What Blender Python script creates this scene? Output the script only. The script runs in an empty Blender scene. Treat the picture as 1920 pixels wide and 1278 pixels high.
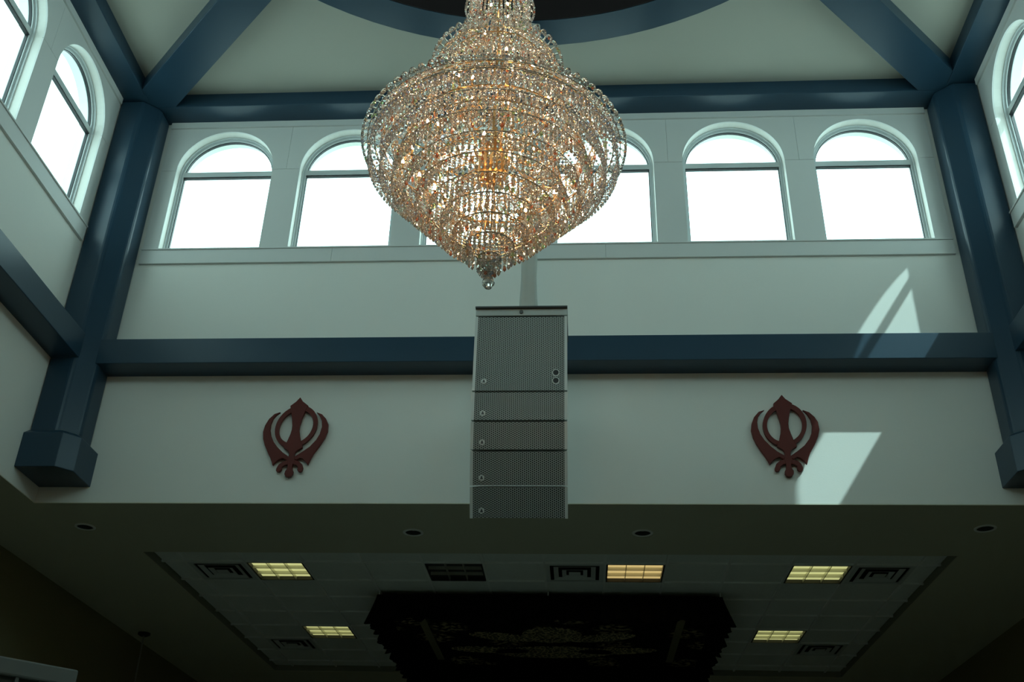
import bpy, bmesh, math, random
from mathutils import Vector, Matrix
from mathutils.geometry import tessellate_polygon
random.seed(7)
PI = math.pi
COL = bpy.context.scene.collection
SC = bpy.context.scene

# ------------------------------------------------------------------ camera
PITCH, YAW, ROLL, FPX = math.radians(29.93874), math.radians(-4.17237), math.radians(1.64871), 1968.99
EYE = Vector((0, 0, 1.6))
_f = Vector((math.sin(YAW) * math.cos(PITCH), math.cos(YAW) * math.cos(PITCH), math.sin(PITCH)))
_r = Vector((math.cos(YAW), -math.sin(YAW), 0))
_u = _r.cross(_f)
CR = math.cos(ROLL) * _r + math.sin(ROLL) * _u
CU = -math.sin(ROLL) * _r + math.cos(ROLL) * _u
cam_data = bpy.data.cameras.new('camera')
cam_data.sensor_fit = 'HORIZONTAL'
cam_data.sensor_width = 36.0
cam_data.lens = FPX * 36.0 / 1920.0
cam_data.clip_start = 0.05
cam_data.clip_end = 300
cam = bpy.data.objects.new('camera', cam_data)
COL.objects.link(cam)
m = Matrix((CR, CU, -_f)).transposed().to_4x4()
m.translation = EYE
cam.matrix_world = m
SC.camera = cam

def on_wall(px, py, y):
    """photo pixel -> (x, z) on the vertical plane Y = y"""
    d = _f * FPX + CR * (px - 960) - CU * (py - 639)
    t = y / d.y
    return d.x * t, d.z * t + EYE.z

# ------------------------------------------------------------------ view, sky, sun
SC.view_settings.view_transform = 'Standard'
SC.view_settings.look = 'None'
SC.view_settings.gamma = 1.0
SC.view_settings.use_curve_mapping = False
SC.view_settings.exposure = 0.0
SC.cycles.max_bounces = 20
SC.cycles.transmission_bounces = 20
SC.cycles.glossy_bounces = 8
SC.cycles.diffuse_bounces = 6
world = bpy.data.worlds.new('sky')
SC.world = world
world.use_nodes = True
wn = world.node_tree.nodes
bg = wn['Background']
bg.inputs['Color'].default_value = (0.93, 0.98, 1.0, 1)
bg.inputs['Strength'].default_value = 4.05

SUN_DIR = Vector((-1.5, 1.0, -2.25)).normalized()
sun_data = bpy.data.lights.new('sun', 'SUN')
sun_data.energy = 4.7
sun_data.angle = math.radians(0.6)
sun_data.color = (0.96, 0.99, 1.0)
sun = bpy.data.objects.new('sun', sun_data)
COL.objects.link(sun)
sun.rotation_euler = SUN_DIR.to_track_quat('-Z', 'Y').to_euler()
sun.location = (12, -6, 20)

# ------------------------------------------------------------------ dimensions
CX, HALF = -0.39, 4.3675          # clerestory: square plan
XL, XR = CX - HALF, CX + HALF
YF, YB = 8.4, 8.4 - 2 * HALF
CY = YF - HALF
WT = 0.25                          # wall thickness
Z_SOF = 4.86                       # soffit of the lower hall
Z_BM = 9.163                       # underside of ceiling beams
Z_CL = 9.336                       # clerestory ceiling
HXL, HXR, HYF, HYB = -5.62, 4.84, 16.6, -5.5
WIN_W, WIN_Z0, WIN_SP, WIN_PITCH = 1.02, 7.535, 8.53, 1.31
WIN_U = [(-2.5 + i) * WIN_PITCH for i in range(6)]

# portals only guide the sampling of daylight through the window rows
for nm, loc, rot in (('front', (CX, YF + WT + .05, 8.29), (-PI / 2, 0, 0)), ('back', (CX, YB - WT - .05, 8.29), (PI / 2, 0, 0)),
                     ('left', (XL - WT - .05, CY, 8.29), (PI / 2, 0, -PI / 2)), ('right', (XR + WT + .05, CY, 8.29), (PI / 2, 0, PI / 2))):
    ld = bpy.data.lights.new('daylight_portal_' + nm, 'AREA')
    ld.shape = 'RECTANGLE'
    ld.size, ld.size_y = 7.8, 1.7
    ld.cycles.is_portal = True
    lo = bpy.data.objects.new('daylight_portal_' + nm, ld)
    lo.location = loc
    lo.rotation_euler = rot
    COL.objects.link(lo)

# ------------------------------------------------------------------ materials
def nodemat(name):
    mt = bpy.data.materials.new(name)
    mt.use_nodes = True
    nt = mt.node_tree
    return mt, nt, nt.nodes['Principled BSDF']

def paint(name, col, rough=0.6, var=0.04, scale=3.0, bump=0.0, bscale=60, metal=0.0, spec=0.5, coat=0.0):
    mt, nt, b = nodemat(name)
    tc = nt.nodes.new('ShaderNodeTexCoord')
    nz = nt.nodes.new('ShaderNodeTexNoise')
    nz.inputs['Scale'].default_value = scale
    nz.inputs['Detail'].default_value = 4
    nt.links.new(tc.outputs['Object'], nz.inputs['Vector'])
    mx = nt.nodes.new('ShaderNodeMix')
    mx.data_type = 'RGBA'
    mx.inputs[6].default_value = tuple(c * (1 - var) for c in col) + (1,)
    mx.inputs[7].default_value = tuple(min(1, c * (1 + var)) for c in col) + (1,)
    nt.links.new(nz.outputs['Fac'], mx.inputs[0])
    nt.links.new(mx.outputs[2], b.inputs['Base Color'])
    b.inputs['Roughness'].default_value = rough
    b.inputs['Metallic'].default_value = metal
    b.inputs['Specular IOR Level'].default_value = spec
    b.inputs['Coat Weight'].default_value = coat
    if bump:
        n2 = nt.nodes.new('ShaderNodeTexNoise')
        n2.inputs['Scale'].default_value = bscale
        n2.inputs['Detail'].default_value = 3
        nt.links.new(tc.outputs['Object'], n2.inputs['Vector'])
        bp = nt.nodes.new('ShaderNodeBump')
        bp.inputs['Strength'].default_value = bump
        bp.inputs['Distance'].default_value = 0.01
        nt.links.new(n2.outputs['Fac'], bp.inputs['Height'])
        nt.links.new(bp.outputs['Normal'], b.inputs['Normal'])
    return mt

def glow(name, col, strength, base=(0.8, 0.8, 0.75)):
    mt, nt, b = nodemat(name)
    b.inputs['Base Color'].default_value = base + (1,)
    b.inputs['Emission Color'].default_value = col + (1,)
    b.inputs['Emission Strength'].default_value = strength
    return mt

M = {}
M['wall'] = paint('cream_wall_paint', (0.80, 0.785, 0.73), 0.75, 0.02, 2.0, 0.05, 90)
M['trimw'] = paint('white_trim_paint', (0.68, 0.68, 0.655), 0.5, 0.015, 4.0)
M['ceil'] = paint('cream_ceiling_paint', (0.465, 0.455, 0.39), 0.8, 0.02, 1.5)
M['blue'] = paint('navy_semigloss_paint', (0.021, 0.052, 0.084), 0.30, 0.06, 3.0, spec=0.36)
M['bluedark'] = paint('navy_matt_paint', (0.032, 0.075, 0.115), 0.45, 0.06, 3.0)
M['frame'] = paint('white_window_frame', (0.62, 0.66, 0.66), 0.35, 0.02, 8)
M['gasket'] = paint('black_gasket', (0.01, 0.012, 0.014), 0.5, 0.0)
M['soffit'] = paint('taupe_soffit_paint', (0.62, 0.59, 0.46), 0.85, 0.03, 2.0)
M['recess'] = paint('soffit_painted_shade', (0.30, 0.29, 0.23), 0.85, 0.03, 2.0)  # darkened soffit colour: shade of the ceiling recess painted onto its faces
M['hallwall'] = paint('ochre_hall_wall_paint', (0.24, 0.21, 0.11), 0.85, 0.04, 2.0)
M['floor'] = paint('dark_carpet', (0.33, 0.33, 0.30), 0.95, 0.2, 30, 0.3, 200)
M['roof'] = paint('pale_roof_membrane', (0.35, 0.35, 0.34), 0.9, 0.08, 2.0)
M['maroon'] = paint('maroon_dome_paint', (0.010, 0.004, 0.004), 0.8, 0.1, 2.0)
M['tile'] = paint('mineral_fibre_tile', (0.86, 0.88, 0.85), 0.9, 0.08, 45, 0.25, 220)
M['tbar'] = paint('white_grid_bar', (0.92, 0.93, 0.91), 0.45, 0.02)
M['emblem'] = paint('oxblood_emblem_paint', (0.125, 0.02, 0.014), 0.45, 0.08, 6.0, spec=0.2)
M['grey'] = paint('grey_cabinet_paint', (0.42, 0.45, 0.43), 0.4, 0.04, 10)
M['greydark'] = paint('dark_grey_metal', (0.06, 0.065, 0.065), 0.4, 0.05)
M['black'] = paint('black_plastic', (0.006, 0.006, 0.006), 0.5, 0.0)
M['badge'] = paint('silver_badge', (0.6, 0.62, 0.6), 0.35, 0.02)
M['louver'] = paint('satin_aluminium', (0.75, 0.74, 0.66), 0.3, 0.02, metal=0.6)
M['housing'] = paint('dark_housing', (0.03, 0.03, 0.028), 0.6, 0.02)
M['vent'] = paint('white_vent_enamel', (0.72, 0.75, 0.74), 0.4, 0.03)
M['brass'] = paint('brass', (0.40, 0.27, 0.13), 0.3, 0.05, metal=1.0)
M['chrome'] = paint('chrome_wire', (0.62, 0.60, 0.55), 0.2, 0.03, metal=1.0)
M['sleeve'] = paint('grey_cloth_sleeve', (0.45, 0.46, 0.42), 0.8, 0.08, 5)
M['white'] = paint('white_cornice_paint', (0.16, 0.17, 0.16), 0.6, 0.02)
M['lattice'] = paint('dark_lattice_panel', (0.06, 0.06, 0.05), 0.7, 0.5, 25)
M['cord'] = paint('pale_cord', (0.3, 0.3, 0.27), 0.6, 0.05)

def window_glass():
    mt = bpy.data.materials.new('green_tinted_glass')
    mt.use_nodes = True
    nt = mt.node_tree
    nt.nodes.clear()
    out = nt.nodes.new('ShaderNodeOutputMaterial')
    tr = nt.nodes.new('ShaderNodeBsdfTransparent')
    tr.inputs['Color'].default_value = (0.825, 1.0, 0.985, 1)
    gl = nt.nodes.new('ShaderNodeBsdfGlossy')
    gl.inputs['Roughness'].default_value = 0.02
    fr = nt.nodes.new('ShaderNodeFresnel')
    fr.inputs['IOR'].default_value = 1.45
    mx = nt.nodes.new('ShaderNodeMixShader')
    gm = nt.nodes.new('ShaderNodeNewGeometry')
    inv = nt.nodes.new('ShaderNodeMath')
    inv.operation = 'SUBTRACT'
    inv.inputs[0].default_value = 1.0
    nt.links.new(gm.outputs['Backfacing'], inv.inputs[1])
    mu = nt.nodes.new('ShaderNodeMath')
    mu.operation = 'MULTIPLY'
    nt.links.new(fr.outputs[0], mu.inputs[0])
    nt.links.new(inv.outputs[0], mu.inputs[1])
    nt.links.new(mu.outputs[0], mx.inputs[0])
    nt.links.new(tr.outputs[0], mx.inputs[1])
    nt.links.new(gl.outputs[0], mx.inputs[2])
    nt.links.new(mx.outputs[0], out.inputs['Surface'])
    return mt
M['pane'] = window_glass()

def crystal():
    mt = bpy.data.materials.new('cut_crystal')
    mt.use_nodes = True
    nt = mt.node_tree
    nt.nodes.clear()
    out = nt.nodes.new('ShaderNodeOutputMaterial')
    gl = nt.nodes.new('ShaderNodeBsdfGlass')
    gl.inputs['IOR'].default_value = 1.55
    gl.inputs['Roughness'].default_value = 0.0
    # each cut piece has its own tint: coloured dispersion glints painted in
    geo = nt.nodes.new('ShaderNodeNewGeometry')
    ramp = nt.nodes.new('ShaderNodeValToRGB')
    cr = ramp.color_ramp
    cr.interpolation = 'CONSTANT'
    cols = [(0.0, (1, 1, 1)), (0.50, (1, .97, .93)), (0.70, (1, .88, .75)), (0.80, (.88, 1, 1)), (0.90, (1, .60, .45)), (0.94, (.82, .88, 1)), (0.97, (.85, 1, .75))]
    while len(cr.elements) < len(cols):
        cr.elements.new(0.5)
    for e, (p, c) in zip(cr.elements, cols):
        e.position = p
        e.color = c + (1,)
    nt.links.new(geo.outputs['Random Per Island'], ramp.inputs[0])
    nt.links.new(ramp.outputs[0], gl.inputs['Color'])
    df = nt.nodes.new('ShaderNodeBsdfDiffuse')
    df.inputs['Color'].default_value = (0.85, 0.85, 0.85, 1)
    tl = nt.nodes.new('ShaderNodeBsdfTranslucent')
    tl.inputs['Color'].default_value = (0.85, 0.85, 0.85, 1)
    tr = nt.nodes.new('ShaderNodeMixShader')
    nt.links.new(df.outputs[0], tr.inputs[1])
    nt.links.new(tl.outputs[0], tr.inputs[2])
    gs = nt.nodes.new('ShaderNodeBsdfGlossy')
    gs.inputs['Roughness'].default_value = 0.06
    nt.links.new(ramp.outputs[0], gs.inputs['Color'])
    m1 = nt.nodes.new('ShaderNodeMixShader')
    m1.inputs[0].default_value = 0.28
    nt.links.new(gl.outputs[0], m1.inputs[1])
    nt.links.new(gs.outputs[0], m1.inputs[2])
    m2 = nt.nodes.new('ShaderNodeMixShader')
    m2.inputs[0].default_value = 0.09
    nt.links.new(m1.outputs[0], m2.inputs[1])
    nt.links.new(tr.outputs[0], m2.inputs[2])
    nt.links.new(m2.outputs[0], out.inputs['Surface'])
    return mt
M['crystal'] = crystal()
M['bulb'] = glow('warm_bulb', (1.0, 0.55, 0.22), 150.0)

def grille_mat():
    """perforated steel: round holes in staggered columns, printed through as dark holes"""
    mt, nt, b = nodemat('perforated_grille')
    L = nt.links
    tc = nt.nodes.new('ShaderNodeTexCoord')
    sp = nt.nodes.new('ShaderNodeSeparateXYZ')
    L.new(tc.outputs['Object'], sp.inputs[0])
    def mth(op, a, b_=None, c=None):
        n = nt.nodes.new('ShaderNodeMath')
        n.operation = op
        for i, v in enumerate((a, b_, c)):
            if v is None:
                continue
            if isinstance(v, (int, float)):
                n.inputs[i].default_value = v
            else:
                L.new(v, n.inputs[i])
        return n.outputs[0]
    pu, pv = 0.0286, 0.0160
    def cell(ou, ov):
        a = mth('SUBTRACT', mth('FRACT', mth('ADD', mth('DIVIDE', sp.outputs['X'], pu), 100 + ou)), 0.5)
        c = mth('SUBTRACT', mth('FRACT', mth('ADD', mth('DIVIDE', sp.outputs['Z'], pv), 100 + ov)), 0.5)
        a = mth('MULTIPLY', a, pu)
        c = mth('MULTIPLY', c, pv)
        return mth('SQRT', mth('ADD', mth('MULTIPLY', a, a), mth('MULTIPLY', c, c)))
    d = mth('MINIMUM', cell(0, 0), cell(0.5, 0.5))
    hole = mth('LESS_THAN', d, 0.0056)
    mx = nt.nodes.new('ShaderNodeMix')
    mx.data_type = 'RGBA'
    mx.inputs[6].default_value = (0.33, 0.355, 0.335, 1)
    mx.inputs[7].default_value = (0.008, 0.009, 0.008, 1)
    L.new(hole, mx.inputs[0])
    L.new(mx.outputs[2], b.inputs['Base Color'])
    b.inputs['Roughness'].default_value = 0.5
    return mt
M['grille'] = grille_mat()

def canopy_mat(gold):
    mt, nt, b = nodemat('black_velvet_gold' if gold else 'black_velvet')
    L = nt.links
    if gold:
        tc = nt.nodes.new('ShaderNodeTexCoord')
        mp = nt.nodes.new('ShaderNodeMapping')
        L.new(tc.outputs['Object'], mp.inputs[0])
        wv = nt.nodes.new('ShaderNodeTexVoronoi')
        wv.inputs['Scale'].default_value = 1.6
        nz = nt.nodes.new('ShaderNodeTexNoise')
        nz.inputs['Scale'].default_value = 14
        nz.inputs['Detail'].default_value = 5
        L.new(mp.outputs[0], wv.inputs['Vector'])
        L.new(mp.outputs[0], nz.inputs['Vector'])
        r1 = nt.nodes.new('ShaderNodeValToRGB')
        r1.color_ramp.elements[0].position, r1.color_ramp.elements[1].position = 0.28, 0.42
        r1.color_ramp.elements[0].color, r1.color_ramp.elements[1].color = (1, 1, 1, 1), (0, 0, 0, 1)
        L.new(wv.outputs['Distance'], r1.inputs[0])
        r2 = nt.nodes.new('ShaderNodeValToRGB')
        r2.color_ramp.elements[0].position, r2.color_ramp.elements[1].position = 0.48, 0.56
        L.new(nz.outputs['Fac'], r2.inputs[0])
        mu = nt.nodes.new('ShaderNodeMath')
        mu.operation = 'MULTIPLY'
        L.new(r1.outputs[0], mu.inputs[0])
        L.new(r2.outputs[0], mu.inputs[1])
        mx = nt.nodes.new('ShaderNodeMix')
        mx.data_type = 'RGBA'
        mx.inputs[6].default_value = (0.005, 0.005, 0.005, 1)
        mx.inputs[7].default_value = (0.34, 0.28, 0.16, 1)
        L.new(mu.outputs[0], mx.inputs[0])
        L.new(mx.outputs[2], b.inputs['Base Color'])
    else:
        b.inputs['Base Color'].default_value = (0.005, 0.005, 0.006, 1)
    b.inputs['Roughness'].default_value = 0.9
    b.inputs['Specular IOR Level'].default_value = 0.1
    return mt
M['velvet'] = canopy_mat(False)
M['velvetgold'] = canopy_mat(True)
M['goldthread'] = paint('gold_braid', (0.22, 0.19, 0.11), 0.6, 0.3, 40)
def gold_leaf():
    mt, nt, b = nodemat('gold_embroidery')
    tc = nt.nodes.new('ShaderNodeTexCoord')
    vz = nt.nodes.new('ShaderNodeTexVoronoi')
    vz.feature = 'DISTANCE_TO_EDGE'
    vz.inputs['Scale'].default_value = 17
    nt.links.new(tc.outputs['Object'], vz.inputs['Vector'])
    rp_ = nt.nodes.new('ShaderNodeValToRGB')
    rp_.color_ramp.elements[0].position, rp_.color_ramp.elements[1].position = 0.05, 0.16
    rp_.color_ramp.elements[0].color, rp_.color_ramp.elements[1].color = (0.6, 0.5, 0.3, 1), (0.012, 0.011, 0.01, 1)
    nt.links.new(vz.outputs['Distance'], rp_.inputs[0])
    nt.links.new(rp_.outputs[0], b.inputs['Base Color'])
    b.inputs['Roughness'].default_value = 0.6
    return mt
M['goldleaf'] = gold_leaf()
M['lamp_yellow'] = glow('troffer_lamp_yellow', (0.95, 0.98, 0.40), 0.52)
M['lamp_orange'] = glow('troffer_lamp_orange', (1.0, 0.74, 0.28), 0.55)

# ------------------------------------------------------------------ mesh helpers
def wloc(o):
    v = Vector((0, 0, 0))
    while o is not None:
        v += o.location
        o = o.parent
    return v

class MB:
    def __init__(s):
        s.v, s.f = [], []
    def add(s, vs, fs):
        n = len(s.v)
        s.v += [Vector(p) for p in vs]
        s.f += [[i + n for i in f] for f in fs]
        return s
    def box(s, x0, x1, y0, y1, z0, z1):
        vs = [(x, y, z) for x in (x0, x1) for y in (y0, y1) for z in (z0, z1)]
        return s.add(vs, [(0, 1, 3, 2), (4, 6, 7, 5), (0, 4, 5, 1), (2, 3, 7, 6), (0, 2, 6, 4), (1, 5, 7, 3)])
    def prism(s, poly, a, b, mapf):
        """extrude 2D polygon between depth a and b; mapf(u, v, d) -> xyz"""
        n = len(poly)
        vs = [mapf(u, v, a) for u, v in poly] + [mapf(u, v, b) for u, v in poly]
        tri = tessellate_polygon([[Vector((u, v, 0)) for u, v in poly]])
        fs = [tuple(t) for t in tri] + [tuple(i + n for i in reversed(t)) for t in tri]
        fs += [(i, (i + 1) % n, n + (i + 1) % n, n + i) for i in range(n)]
        return s.add(vs, fs)
    def holed(s, outer, holes, a, b, mapf):
        loops = [outer] + holes
        flat = [p for l in loops for p in l]
        n = len(flat)
        tri = tessellate_polygon([[Vector((u, v, 0)) for u, v in l] for l in loops])
        vs = [mapf(u, v, a) for u, v in flat] + [mapf(u, v, b) for u, v in flat]
        fs = [tuple(t) for t in tri] + [tuple(i + n for i in reversed(t)) for t in tri]
        o = 0
        for l in loops:
            k = len(l)
            fs += [(o + i, o + (i + 1) % k, n + o + (i + 1) % k, n + o + i) for i in range(k)]
            o += k
        return s.add(vs, fs)
    def tube(s, pts, r, n=8, closed=False, taper=None):
        pts = [Vector(p) for p in pts]
        rings = []
        k = len(pts)
        for i, p in enumerate(pts):
            a = pts[(i - 1) % k] if (closed or i > 0) else p
            c = pts[(i + 1) % k] if (closed or i < k - 1) else p
            t = (c - a).normalized()
            x = t.cross(Vector((0, 0, 1)))
            if x.length < 1e-4:
                x = Vector((1, 0, 0))
            x.normalize()
            y = t.cross(x)
            rr = r if taper is None else taper[i]
            rings.append([p + x * math.cos(2 * PI * j / n) * rr + y * math.sin(2 * PI * j / n) * rr for j in range(n)])
        vs = [v for q in rings for v in q]
        fs = []
        for i in range(k if closed else k - 1):
            for j in range(n):
                a0, a1 = i * n + j, i * n + (j + 1) % n
                b0, b1 = ((i + 1) % k) * n + j, ((i + 1) % k) * n + (j + 1) % n
                fs.append((a0, a1, b1, b0))
        if not closed:
            fs.append(tuple(range(n)))
            fs.append(tuple((k - 1) * n + j for j in reversed(range(n))))
        return s.add(vs, fs)
    def lathe(s, prof, c=(0, 0, 0), n=24):
        vs, fs = [], []
        for r, z in prof:
            vs += [(c[0] + r * math.cos(2 * PI * j / n), c[1] + r * math.sin(2 * PI * j / n), c[2] + z) for j in range(n)]
        for i in range(len(prof) - 1):
            fs += [(i * n + j, i * n + (j + 1) % n, (i + 1) * n + (j + 1) % n, (i + 1) * n + j) for j in range(n)]
        return s.add(vs, fs)
    def build(s, name, mat, parent=None, smooth=False, fix=True):
        off = wloc(parent) if parent is not None else Vector((0, 0, 0))
        me = bpy.data.meshes.new(name)
        me.from_pydata([p - off for p in s.v], [], s.f)
        if fix:
            bm = bmesh.new()
            bm.from_mesh(me)
            bmesh.ops.recalc_face_normals(bm, faces=bm.faces)
            bm.to_mesh(me)
            bm.free()
        if smooth:
            me.polygons.foreach_set('use_smooth', [True] * len(me.polygons))
        me.materials.append(M[mat])
        o = bpy.data.objects.new(name, me)
        COL.objects.link(o)
        o.parent = parent
        return o

def tag(o, label, cat, group=None):
    o['label'] = label
    o['category'] = cat
    if group:
        o['group'] = group
    return o

def struct(o):
    o['kind'] = 'structure'
    return o

def empty(name, loc):
    o = bpy.data.objects.new(name, None)
    o.location = loc
    o.empty_display_size = 0.1
    COL.objects.link(o)
    return o

def bevel(o, w, seg=2):
    md = o.modifiers.new('bevel', 'BEVEL')
    md.width = w
    md.segments = seg
    md.limit_method = 'ANGLE'
    return o

def inst(src, name, parent, loc, rotz=0.0):
    o = bpy.data.objects.new(name, src)
    COL.objects.link(o)
    o.parent = parent
    o.location = loc
    o.rotation_euler = (0, 0, rotz)
    return o

def copy_tree(src, parent=None):
    o = src.copy()
    COL.objects.link(o)
    o.parent = parent
    for c in list(src.children):
        copy_tree(c, o)
    return o

# ------------------------------------------------------------------ setting: clerestory walls
def arch(u, w, z0, sp, n=28):
    r = w / 2
    return [(u - r, z0), (u + r, z0)] + [(u + r * math.cos(PI * i / n), sp + r * math.sin(PI * i / n)) for i in range(n + 1)]

SIDES = {
    'front': lambda u, v, d: (CX + u, YF + d, v),
    'back': lambda u, v, d: (CX - u, YB - d, v),
    'left': lambda u, v, d: (XL - d, CY + u, v),
    'right': lambda u, v, d: (XR + d, CY - u, v),
}
ROTZ = {'front': 0.0, 'left': PI / 2, 'back': PI, 'right': -PI / 2}
HW = HALF + WT
for side, mf in SIDES.items():
    hw = HW if side in ('front', 'back') else HALF
    w = MB().holed([(-hw, Z_SOF), (hw, Z_SOF), (hw, Z_CL + .5), (-hw, Z_CL + .5)],
                   [arch(u, WIN_W, WIN_Z0, WIN_SP) for u in WIN_U], 0, WT, mf).build('wall_' + side, 'wall')
    struct(w)

# window surround boards, top moulding and sill board on each wall
PW = 3.945
trim_n = 0
for side, mf in SIDES.items():
    trim_n += 1
    t = struct(empty('trim_%d' % trim_n, mf(0, 7.35, 0)))
    prev = -PW
    rim = WIN_W / 2
    for u in WIN_U + [None]:
        b = (u - rim) if u is not None else PW
        MB().prism([(prev, 7.511), (b, 7.511), (b, 8.519), (prev, 8.519)], -0.016, 0, mf).build('panel', 'trimw', t)
        prev = (u + rim) if u is not None else None
    cuts = [-PW, -1.965 + .655 - .655, 0.0, 1.965 + .655, PW]
    cuts = [-PW, -2 * WIN_PITCH, 0.0, 2 * WIN_PITCH - WIN_PITCH, 2 * WIN_PITCH, PW]
    for a, b in zip(cuts[:-1], cuts[1:]):
        poly = [(a + .0012, 8.5225)]
        for u in WIN_U:
            if a < u < b:
                n = 28
                poly += [(u + rim * math.cos(PI - PI * i / n), 8.5225 + .0075 + rim * math.sin(PI - PI * i / n)) for i in range(n + 1)]
                poly[-n - 1] = (u - rim, 8.5225)
                poly[-1] = (u + rim, 8.5225)
        poly += [(b - .0012, 8.5225), (b - .0012, 9.086), (a + .0012, 9.086)]
        MB().prism(poly, -0.016, 0, mf).build('panel', 'trimw', t)
    # moulding under the ceiling beam
    MB().prism([(-PW, 9.088), (PW, 9.088), (PW, Z_BM), (-PW, Z_BM)], -0.035, 0, mf).build('moulding', 'trimw', t)
    scuts = [-PW, -2.02, 0.66, PW]
    for a, b in zip(scuts[:-1], scuts[1:]):
        MB().prism([(a + .0012, 7.35), (b - .0012, 7.35), (b - .0012, 7.508), (a + .0012, 7.508)], -0.028, 0, mf).build('sill_board', 'trimw', t)
    MB().prism([(-PW, 7.508), (PW, 7.508), (PW, 7.522), (-PW, 7.522)], -0.04, 0, mf).build('sill_nosing', 'trimw', t)

# arched windows: one built, the rest copied
FD = 0.098       # depth of frame behind the wall face
def make_window():
    root = empty('window_1', (0, 0, WIN_Z0))
    mf = lambda u, v, d: (u, d, v)
    fr = MB()
    fw = 0.038
    fr.holed(arch(0, WIN_W, WIN_Z0, WIN_SP), [arch(0, WIN_W - 2 * fw, WIN_Z0 + fw, WIN_SP)], FD, FD + .05, mf)
    f = fr.build('window_frame', 'frame', root)
    st = MB().holed(arch(0, WIN_W - .001, WIN_Z0 + .0005, WIN_SP), [arch(0, WIN_W - .028, WIN_Z0 + .014, WIN_SP)], FD - .022, FD, mf)
    st.build('frame_stop', 'frame', root)
    g = MB().holed(arch(0, WIN_W - 2 * fw, WIN_Z0 + fw, WIN_SP), [arch(0, WIN_W - 2 * fw - .014, WIN_Z0 + fw + .007, WIN_SP)], FD + .012, FD + .04, mf)
    g.build('gasket', 'gasket', root)
    r = WIN_W / 2 - fw
    tr = MB().box(-r, r, FD + .0, FD + .045, 8.526, 8.588).build('transom', 'frame', root)
    MB().box(-r, r, FD + .004, FD + .04, 8.513, 8.522).build('gasket', 'gasket', root)
    MB().prism([(-r, WIN_Z0 + fw), (r, WIN_Z0 + fw), (r, 8.52), (-r, 8.52)], FD + .024, FD + .03, mf).build('pane', 'pane', root)
    a0 = math.asin((8.592 - WIN_SP) / r)
    n = 26
    MB().prism([(r * math.cos(a0 + (PI - 2 * a0) * i / n), WIN_SP + r * math.sin(a0 + (PI - 2 * a0) * i / n)) for i in range(n + 1)], FD + .024, FD + .03, mf).build('pane', 'pane', root)
    struct(root)
    return root
win = make_window()
k = 0
for side in ('front', 'left', 'right', 'back'):
    for u in WIN_U:
        k += 1
        o = win if k == 1 else copy_tree(win)
        o.name = 'window_%d' % k
        p = SIDES[side](u, WIN_Z0, 0)
        o.location = p
        o.rotation_euler = (0, 0, ROTZ[side])

# ceiling of the clerestory with the round opening, and the dome above it
RCY = 3.93
R_OUT, R_IN = 7.385 - RCY, 7.068 - RCY
NR = 96
circ = lambda r: [(CX + r * math.cos(2 * PI * i / NR), RCY + r * math.sin(2 * PI * i / NR)) for i in range(NR)]
flatmap = lambda u, v, d: (u, v, d)
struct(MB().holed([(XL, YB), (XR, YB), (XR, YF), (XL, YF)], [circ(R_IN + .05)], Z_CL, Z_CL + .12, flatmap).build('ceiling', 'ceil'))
dome_prof = [(R_IN + .05, Z_CL + .12), (R_IN + .05, Z_CL + .75)] + [((R_IN + .05) * math.cos(a), Z_CL + .75 + 2.0 * math.sin(a)) for a in [PI / 2 * i / 12 for i in range(1, 12)]] + [(0.02, Z_CL + 2.75)]
struct(MB().lathe(dome_prof, (CX, RCY, 0), NR).build('ceiling_dome', 'maroon', smooth=True))

# blue ceiling beams
def beam(poly, z0, z1, label, cat='ceiling beam', group=None, name='ceiling_beam'):
    o = MB().prism(poly, z0, z1, flatmap).build(name, 'blue')
    bevel(o, 0.006)
    return tag(o, label, cat, group)
BD = 0.28
e = 0.0
beam([(XL, YF - BD), (XR, YF - BD), (XR, YF), (XL, YF)], Z_BM, Z_CL, 'navy ceiling beam running along the top of the wall behind the chandelier')
beam([(XL, YB), (XR, YB), (XR, YB + BD), (XL, YB + BD)], Z_BM, Z_CL, 'navy ceiling beam above the wall behind the viewer')
beam([(XL, YB + BD), (XL + BD, YB + BD), (XL + BD, YF - BD), (XL, YF - BD)], Z_BM, Z_CL, 'navy ceiling beam along the top of the left window wall')
beam([(XR - BD, YB + BD), (XR, YB + BD), (XR, YF - BD), (XR - BD, YF - BD)], Z_BM, Z_CL, 'navy ceiling beam along the top of the right window wall')
hwid = 0.187
for sx, sy, lab in ((-1, 1, 'navy diagonal ceiling beam rising from the left corner column to the ring'), (1, 1, 'navy diagonal ceiling beam running from the right corner column to the ring'),
                    (-1, -1, 'navy diagonal ceiling beam behind the viewer on the left'), (1, -1, 'navy diagonal ceiling beam behind the viewer on the right')):
    cxn, cyn = CX + sx * (HALF - BD), CY + sy * (HALF - BD)
    d = Vector((-sx, -sy)).normalized()
    p = Vector((-d.y, d.x))
    c0 = Vector((cxn, cyn)) - d * 0.0
    # end at the outer edge of the ring
    ends = []
    for s in (-1, 1):
        q = c0 + p * hwid * s
        rel = q - Vector((CX, RCY))
        bq = rel.dot(d)
        cq = rel.length_squared - (R_OUT - .02) ** 2
        ends.append(q + d * (-bq - math.sqrt(bq * bq - cq)))
    # start where each side meets the inner faces of the wall beams, with the tip in the corner
    st = []
    for s in (-1, 1):
        q = c0 + p * hwid * s
        t1 = (cxn - q.x) / d.x
        t2 = (cyn - q.y) / d.y
        st.append(q + d * max(t1, t2))
    beam([tuple(st[0]), tuple(c0), tuple(st[1]), tuple(ends[1]), tuple(ends[0])], Z_BM + .0005, Z_CL, lab)
ring = MB().holed(circ(R_OUT), [circ(R_IN)], Z_BM, Z_CL + .12, flatmap).build('ceiling_ring', 'blue')
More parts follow.
